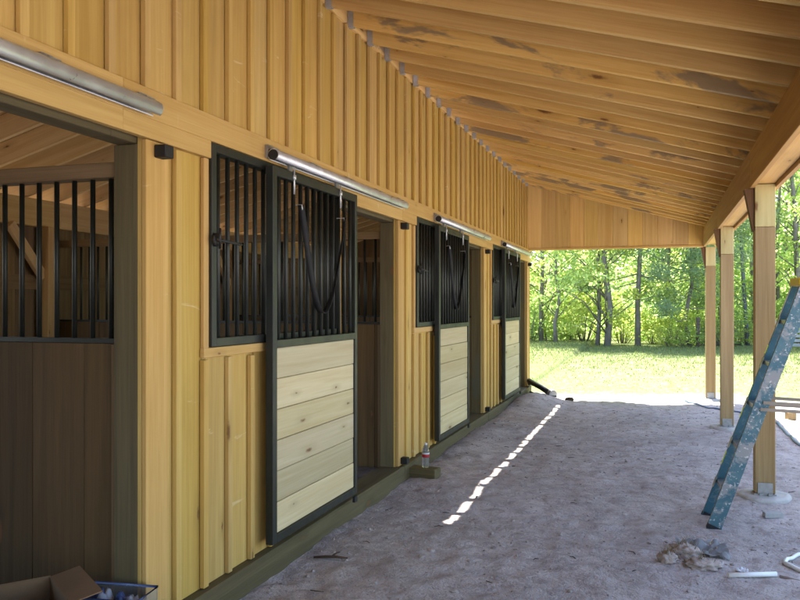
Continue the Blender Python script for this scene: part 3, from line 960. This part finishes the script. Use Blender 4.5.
# boxes in the first stall
cb = empty('cardboard_box', (-.25, 2.45, .13), rz=R(53))
tag(cb, 'open cardboard box with raised flaps standing on the floor of the nearest stall', 'box')
t = MB(); L, Wd, Hh, th = .42, .36, .275, .005
t.box(-L / 2, L / 2, -Wd / 2, -Wd / 2 + th, 0, Hh); t.box(-L / 2, L / 2, Wd / 2 - th, Wd / 2, 0, Hh)
t.box(-L / 2, -L / 2 + th, -Wd / 2 + th, Wd / 2 - th, 0, Hh); t.box(L / 2 - th, L / 2, -Wd / 2 + th, Wd / 2 - th, 0, Hh); t.box(-L / 2 + th, L / 2 - th, -Wd / 2 + th, Wd / 2 - th, .002, .007)
t.build('box_body', M['card'], cb)
for (a, b, c, d) in (((L / 2, -Wd / 2), (L / 2, Wd / 2), (.11, -.02, .03), 0), ((-L / 2, -Wd / 2), (-L / 2, Wd / 2), (-.15, 0, .06), 1), ((-L / 2, Wd / 2), (L / 2, Wd / 2), (0, .13, -.10), 2)):
    t = MB(); a3, b3, dd = Vector((*a, Hh)), Vector((*b, Hh)), Vector(c)
    nrm = (b3 - a3).cross(dd).normalized() * .004
    q = [a3, b3, b3 + dd, a3 + dd]
    t.hexa([p for p in q] + [p + nrm for p in q]); t.build('flap', M['card'] if d else M['card'], cb)
tr = empty('plastic_tote', (-.03, 2.83, .139), rz=R(8))
tag(tr, 'open clear plastic tote of bottles and bags on the floor beside the door jamb', 'tote')
t = MB(); L, Wd, Hh, th = .29, .19, .19, .005
t.box(-L / 2, L / 2, -Wd / 2, -Wd / 2 + th, 0, Hh); t.box(-L / 2, L / 2, Wd / 2 - th, Wd / 2, 0, Hh)
t.box(-L / 2, -L / 2 + th, -Wd / 2 + th, Wd / 2 - th, 0, Hh); t.box(L / 2 - th, L / 2, -Wd / 2 + th, Wd / 2 - th, 0, Hh); t.box(-L / 2 + th, L / 2 - th, -Wd / 2 + th, Wd / 2 - th, .002, .007)
t.build('tote_body', M['clear'], tr)
t = MB(); t.tube([(-L / 2, -Wd / 2, Hh), (L / 2, -Wd / 2, Hh), (L / 2, Wd / 2, Hh), (-L / 2, Wd / 2, Hh), (-L / 2, -Wd / 2, Hh)], .007, 8); t.build('rim', M['bluebag'], tr)
for i, (dx, dy, mt) in enumerate(((-.10, .02, 'bluebag'), (-.035, -.02, 'greybag'), (.03, .02, 'bluebag'), (.10, -.02, 'greybag'))):
    m_ = MB(); m_.blob((0, 0, 0), .04, .045, .085, i * 2.3, .5, 3, 3)
    o = m_.build('plastic_bag', M[mt], None, loc=(-.03 + dx, 2.83 + dy, .139 + .105))
    tag(o, ['blue plastic bag at the box end of the tote', 'pale plastic bag beside the blue one at the box end of the tote', 'blue plastic bag between two pale ones in the tote', 'pale plastic bag at the jamb end of the tote'][i], 'bag', 'bags in the plastic tote')

# loose stones and crumbs over the dirt
st = MB()
for i in range(1500):
    x = random.uniform(.12, 4.2); y = 2.9 + 10 * random.random() ** 1.5
    s = random.choice((.004, .006, .006, .008, .010, .014)) * random.uniform(.7, 1.3)
    st.blob((x, y, gz(x, y) + s * .2), s * random.uniform(.8, 1.5), s * random.uniform(.8, 1.5), s * random.uniform(.5, .9), i * .37, .5, 1)
st = st.build('gravel', M['stone']); tag(st, 'loose pebbles and dirt crumbs scattered over the porch floor', 'gravel', kind='stuff')
st = MB()
for i in range(70):
    x = random.uniform(.12, 4.0); y = 3 + 9.5 * random.random() ** 1.3
    a = random.uniform(0, 6.28); L = random.uniform(.02, .09)
    z = gz(x, y) + .004
    st.tube([(x, y, z), (x + math.cos(a) * L * .5, y + math.sin(a) * L * .5, z + .004), (x + math.cos(a + .3) * L, y + math.sin(a + .3) * L, z + .001)], [.0025, .003, .0015], 5)
st = st.build('bark_litter', M['twig']); tag(st, 'dark wood chips and straw littered over the dirt', 'litter', kind='stuff')

# ------------------------------------------------------------------ vegetation
def quads_object(name, V, rnd, mat, parent=None):
    n = len(V) // 4
    me = bpy.data.meshes.new(name)
    me.vertices.add(n * 4); me.vertices.foreach_set('co', V.astype(np.float32).ravel())
    me.loops.add(n * 4); me.loops.foreach_set('vertex_index', np.arange(n * 4, dtype=np.int32))
    me.polygons.add(n); me.polygons.foreach_set('loop_start', np.arange(0, n * 4, 4, dtype=np.int32))
    me.update(calc_edges=True); me.validate()
    a = me.attributes.new('rnd', 'FLOAT', 'POINT'); a.data.foreach_set('value', np.repeat(rnd, 4).astype(np.float32))
    me.materials.append(mat)
    ob = bpy.data.objects.new(name, me); COL.objects.link(ob)
    if parent: ob.parent = parent
    return ob
def unit(a): return a / np.maximum(1e-6, np.linalg.norm(a, axis=1, keepdims=True))
def leaves(P, l, w, rng, up=.5):
    """diamond leaves at the points P"""
    n = len(P)
    t = unit(rng.normal(size=(n, 3)) * [1, 1, .6])
    nn = unit(rng.normal(size=(n, 3)) + [0, 0, up])
    b = unit(np.cross(nn, t)); t = unit(np.cross(b, nn))
    ll = (l * rng.uniform(.6, 1.3, n))[:, None]; ww = (w * rng.uniform(.6, 1.3, n))[:, None]
    V = np.empty((n, 4, 3)); V[:, 0] = P - t * ll / 2; V[:, 1] = P + b * ww / 2 - t * ll * .08; V[:, 2] = P + t * ll / 2; V[:, 3] = P - b * ww / 2 - t * ll * .08
    return V.reshape(-1, 3)
def clumpy(centres, radii, per, rng):
    out = []
    for c, r in zip(centres, radii):
        p = rng.normal(size=(per, 3)); p = unit(p) * (rng.random(per) ** .45)[:, None]
        out.append(c + p * r * [1, 1, .62])
    return np.concatenate(out)

def tree(name, base, h, trunk_r, crown_r, z_low, ncl, per, lsz, mat, bark, label, seed, lean=(0, 0), group=None, pine=False):
    rng = np.random.default_rng(seed)
    root = empty(name, base)
    tag(root, label, 'tree', group)
    tm = MB()
    n = 9; pts = []; rad = []
    wob = rng.normal(size=(n, 2)) * .06
    for i in range(n):
        t = i / (n - 1)
        pts.append((lean[0] * t * h + wob[i, 0] * (t > 0), lean[1] * t * h + wob[i, 1] * (t > 0), -.15 + (h + .1) * t)); rad.append(.72 * trunk_r * (1.25 if i == 0 else 1) * (1 - .85 * t) + .012)
    tm.tube(pts, rad, 10)
    cs = []; rs = []
    for i in range(ncl):
        t = rng.random() ** .9
        z = z_low + (h - z_low) * t
        ta = max(0, min(1, z / h))
        env = (1 - t * .75) if pine else math.sin(math.pi * min(1, .22 + .78 * t) ** 0.9) * 1.05 + .1
        a = rng.uniform(0, 2 * math.pi); rr = crown_r * env * rng.uniform(.25, 1.0)
        c = np.array([lean[0] * z + rr * math.cos(a), lean[1] * z + rr * math.sin(a), z + rng.normal() * .2])
        cs.append(c); rs.append(rng.uniform(.32, .75) * (crown_r / 2.6 + .2))
        if rng.random() < .75:
            z0 = max(.4, z - rr * (.05 if pine else .55)); s0 = Vector((lean[0] * z0, lean[1] * z0, z0)); e0 = Vector(c)
            mid = (s0 + e0) / 2 + Vector((0, 0, (-.1 if pine else .12) * rr)); br = trunk_r * .2 * (1 - .6 * ta) + .006
            tm.tube([s0, mid, e0], [br, br * .65, .006], 6)
    tm.build('trunk', bark, root)
    P = clumpy(cs, rs, per, rng)
    if pine:
        V = leaves(P, lsz * 1.9, lsz * .32, rng, .2)
    else:
        V = leaves(P, lsz, lsz * .62, rng, .5)
    quads_object('crown', V, rng.random(len(P)), mat, root)
    return root

def world(u, zc):
    """a point on the ground at photo column u and distance zc ahead of the viewer"""
    xp = (u - 658) * zc / 840.6
    return 2.141 + xp, (zc + xp * .3069) / .9517
def wpos(u, zc):
    x, y = world(u, zc); return (x, y, gz(x, y))

tree('oak_tree', wpos(541, 28.5), 11.5, .095, 3.0, 1.3, 60, 95, .15, M['leaf_mid'], M['bark'], 'tall straight dark trunk in the wood nearest the barn corner', 1)
tree('oak_tree', wpos(556, 27.8), 6.5, .08, 2.3, 0.9, 50, 80, .13, M['leaf_lime'], M['bark'], 'short leafy tree right of the tall straight trunk by the barn corner', 2)
tree('oak_tree', wpos(597, 27.6), 8, .09, 2.6, 1.0, 56, 85, .14, M['leaf_lime'], M['bark'], 'leaning leafy tree at the wood edge left of the thickest trunk', 3, (.05, .0))
tree('oak_tree', wpos(607, 27.2), 12, .135, 3.2, 1.4, 62, 95, .15, M['leaf_mid'], M['bark'], 'thickest dark trunk at the wood edge, in the middle of the far opening', 4)
tree('pine_tree', wpos(638, 27.3), 13, .115, 3.0, 1.6, 56, 190, .15, M['needle'], M['bark'], 'straight grey pine trunk with soft needles standing left of the porch posts', 5, pine=True)
tree('pine_tree', wpos(690, 27.0), 9, .09, 2.8, 1.0, 52, 170, .15, M['needle'], M['bark'], 'bushy blue green pine behind the farthest porch post', 6, pine=True)
tree('pine_tree', wpos(748, 27.8), 12, .085, 2.4, 4.0, 40, 150, .14, M['needle'], M['bark_blue'], 'thin pale leaning trunk seen between the two nearest porch posts', 7, (-.055, 0), pine=True)
tree('oak_tree', wpos(756, 30), 12, .13, 3.0, 2.2, 56, 90, .15, M['leaf_mid'], M['bark'], 'dark upright trunk behind the leaning pale one between the porch posts', 8)
tree('oak_tree', wpos(795, 27.5), 10, .14, 3.0, 1.8, 60, 90, .15, M['leaf_lime'], M['bark'], 'leafy tree with a dark trunk beyond the ladder top', 9)
tree('oak_tree', wpos(668, 29.5), 10, .08, 2.7, 1.0, 56, 90, .15, M['leaf_lime'], M['bark'], 'yellow green tree between the grey pine trunk and the farthest post', 10)

# wood-edge shrubs
def shrub_proto(seed, mat, r, h, n, per, l):
    rng = np.random.default_rng(seed)
    root = empty('shrub')
    cs = []; rs = []; tm = MB()
    for i in range(n):
        a = rng.uniform(0, 6.28); rr = r * rng.random() ** .5; z = rng.uniform(.15, 1) * h * (1 - .45 * rr / r)
        cs.append(np.array([rr * math.cos(a), rr * math.sin(a), z])); rs.append(rng.uniform(.2, .42))
        tm.tube([(rr * .15 * math.cos(a), rr * .15 * math.sin(a), -.1), (rr * .5 * math.cos(a), rr * .5 * math.sin(a), z * .55), tuple(cs[-1])], [.011, .008, .003], 5)
    tm.build('stem', M['bark'], root)
    P = clumpy(cs, rs, per, rng)
    quads_object('foliage', leaves(P, l, l * .6, rng, .5), rng.random(len(P)), mat, root)
    return root
protos = [shrub_proto(21, M['leaf_lime'], 1.2, 1.7, 28, 44, .11), shrub_proto(22, M['leaf_mid'], 1.1, 2.2, 28, 44, .12), shrub_proto(23, M['leaf_mid'], .9, 1.1, 24, 44, .10)]
SH = [(528, 27.6, 1, 1.1), (548, 27.0, 2, 1.0), (572, 27.0, 1, .85), (584, 27.8, 0, 1.2), (622, 27.6, 0, 1.0), (652, 26.6, 0, .75), (672, 26.0, 0, .8),
      (688, 25.2, 2, .9), (702, 25.6, 0, .8), (722, 26.4, 1, .9), (738, 26.2, 0, .75), (772, 27.2, 1, 1.0), (798, 28.0, 1, 1.1), (825, 27.2, 0, 1.1), (500, 28, 1, 1.2), (470, 28.4, 0, 1.2)]
used = set()
for i, (u, zc, k, s) in enumerate(SH):
    o = protos[k] if k not in used else copy_tree(protos[k]); used.add(k)
    o.location = wpos(u, zc + 1.0 + .8 * (i % 3)); o.scale = (s, s, s * random.uniform(.9, 1.1)); o.rotation_euler.z = random.uniform(0, 6.28)
    tag(o, 'leafy green shrub in the undergrowth along the edge of the wood', 'shrub', 'shrubs along the wood edge')

# the wood behind, one mass of stems and leaves
def woodland():
    rng = np.random.default_rng(5)
    cs = []; rs = []
    tm = MB()
    for i in range(80):
        y = rng.uniform(31.5, 50); x = rng.uniform(-22, 26) + (y - 31) * .1
        h = rng.uniform(8, 13)
        tm.tube([(x, y, -.1), (x + rng.normal() * .2, y, h * .5), (x + rng.normal() * .4, y, h)], [rng.uniform(.07, .17), .08, .02], 7)
        for q in range(30):
            z = rng.uniform(.3, 1) ** 1.0 * h if rng.random() < .75 else rng.uniform(.2, 3)
            a = rng.uniform(0, 6.28); rr = rng.uniform(.2, 2.4)
            cs.append(np.array([x + rr * math.cos(a), y + rr * math.sin(a), z])); rs.append(rng.uniform(.5, 1.0))
    for q in range(1500):
        y = rng.uniform(29.5, 46); x = rng.uniform(-24, 28); cs.append(np.array([x, y, rng.uniform(.15, 1.0) ** 1.5 * 3.2])); rs.append(rng.uniform(.45, .95))
    for q in range(3200):
        y = rng.uniform(40, 62); x = rng.uniform(-34, 40); cs.append(np.array([x, y, rng.uniform(.2, 12)])); rs.append(rng.uniform(.7, 1.4))
    P = clumpy(cs, rs, 46, rng)
    V = leaves(P, .24, .15, rng, .5)
    o = quads_object('woodland', V, rng.random(len(P)), M['leaf_mid'])
    tag(o, 'dense sunlit green wood filling the view behind the edge trees', 'woodland', kind='stuff')
    t = tm.build('stem', M['bark'], o)
woodland()

# lawn blades
def lawn():
    rng = np.random.default_rng(9)
    n = 60000
    x = rng.uniform(-9, 13, n); y = 13.9 + rng.random(n) ** .85 * 14.6
    keep = rng.random(n) < np.clip((y - 13.9) / 2.4, .05, 1)
    x, y = x[keep], y[keep]; n = len(x)
    z = np.array([gz(a, b) for a, b in zip(x, y)])
    h = rng.uniform(.02, .06, n) * np.clip((y - 13) / 8, .4, 1.4); w = rng.uniform(.006, .014, n)
    a = rng.uniform(0, 6.28, n); d = np.stack([np.cos(a), np.sin(a), np.zeros(n)], 1)
    ln = rng.normal(size=(n, 3)) * [.3, .3, 0]
    B = np.stack([x, y, z - .005], 1); tip = B + (ln + [0, 0, 1]) * h[:, None]
    V = np.empty((n, 4, 3)); V[:, 0] = B - d * w[:, None]; V[:, 1] = B + d * w[:, None]; V[:, 2] = tip + d * w[:, None] * .25; V[:, 3] = tip - d * w[:, None] * .25
    o = quads_object('grass', V.reshape(-1, 3), rng.random(n), M['grass'])
    tag(o, 'short pale grass of the sunlit field', 'grass', kind='stuff')
lawn()

# ------------------------------------------------------------------ field fences on the right
fx, fy, fz = wpos(764, 26.0)
f = empty('board_fence', (fx, fy, fz)); tag(f, 'grey fence panel of horizontal boards at the field edge beyond the ladder', 'fence')
for i in range(6):
    t = MB(); t.box(0, 3.2, -.012, .012, .08 + i * .145, .08 + i * .145 + .09, 'x'); t.build('rail', M['fence'], f)
for x in (.05, 1.55, 3.1):
    t = MB(); t.box(x - .05, x + .05, .014, .10, -.2, 1.0, 'z'); t.build('post', M['fencepost'], f)
fx, fy, fz = wpos(698, 26.4)
f = empty('wire_fence', (fx, fy, fz)); tag(f, 'dark wire mesh field fence on posts between the porch posts', 'fence')
t = MB()
for i in range(8): t.tube([(0, 0, .1 + i * .11), (2.05, -.1, .1 + i * .11)], .006, 5)
for i in range(21): t.tube([(i * .1, -.005 * i, .08), (i * .1, -.005 * i, .9)], .004, 4)
t.build('mesh', M['wire'], f)
for x, h in ((.0, 1.0), (1.0, 1.0), (1.86, 1.75)):
    t = MB(); t.tube([(x, .06 - .05 * x, -.2), (x, .06 - .05 * x, h)], .06, 8); t.build('post', M['fencepost'], f)

# ------------------------------------------------------------------ light, sky, camera
dirs = Vector((-.18, .33, 1)).normalized()
sun = bpy.data.lights.new('sun', 'SUN'); sun.energy = 5.0; sun.angle = R(.53); sun.color = (1, .96, .88)
so = bpy.data.objects.new('sun', sun); COL.objects.link(so); so.rotation_euler = (-dirs).to_track_quat('-Z', 'Y').to_euler(); so.location = dirs * 60
w = bpy.data.worlds.new('World'); SC.world = w; w.use_nodes = True
nt = w.node_tree; bg = nt.nodes['Background']
sky = nt.nodes.new('ShaderNodeTexSky'); sky.sky_type = 'NISHITA'; sky.sun_disc = False
sky.sun_elevation = math.asin(dirs.z); sky.sun_rotation = math.atan2(dirs.x, dirs.y)
sky.air_density = 1.0; sky.dust_density = 1.2; sky.ozone_density = 1.0
nt.links.new(sky.outputs[0], bg.inputs[0]); bg.inputs[1].default_value = .14

cam = bpy.data.cameras.new('camera'); co = bpy.data.objects.new('camera', cam); COL.objects.link(co)
cam.lens = 36; cam.sensor_width = 36; cam.shift_y = .005
cam.clip_start = .05; cam.clip_end = 3000
co.location = (2.141, 0, 1.54); co.rotation_euler = (R(90), 0, math.atan(258 / 800))
SC.camera = co

SC.view_settings.view_transform = 'Standard'; SC.view_settings.look = 'None'
SC.view_settings.exposure = 2.38; SC.view_settings.gamma = 1; SC.view_settings.use_curve_mapping = False
SC.render.engine = 'CYCLES'
cy = SC.cycles
cy.use_denoising = True
try: cy.denoiser = 'OPENIMAGEDENOISE'
except Exception: pass
cy.max_bounces = 10; cy.diffuse_bounces = 7; cy.glossy_bounces = 3; cy.transmission_bounces = 6; cy.transparent_max_bounces = 8
cy.caustics_reflective = False; cy.caustics_refractive = False
cy.sample_clamp_indirect = 8
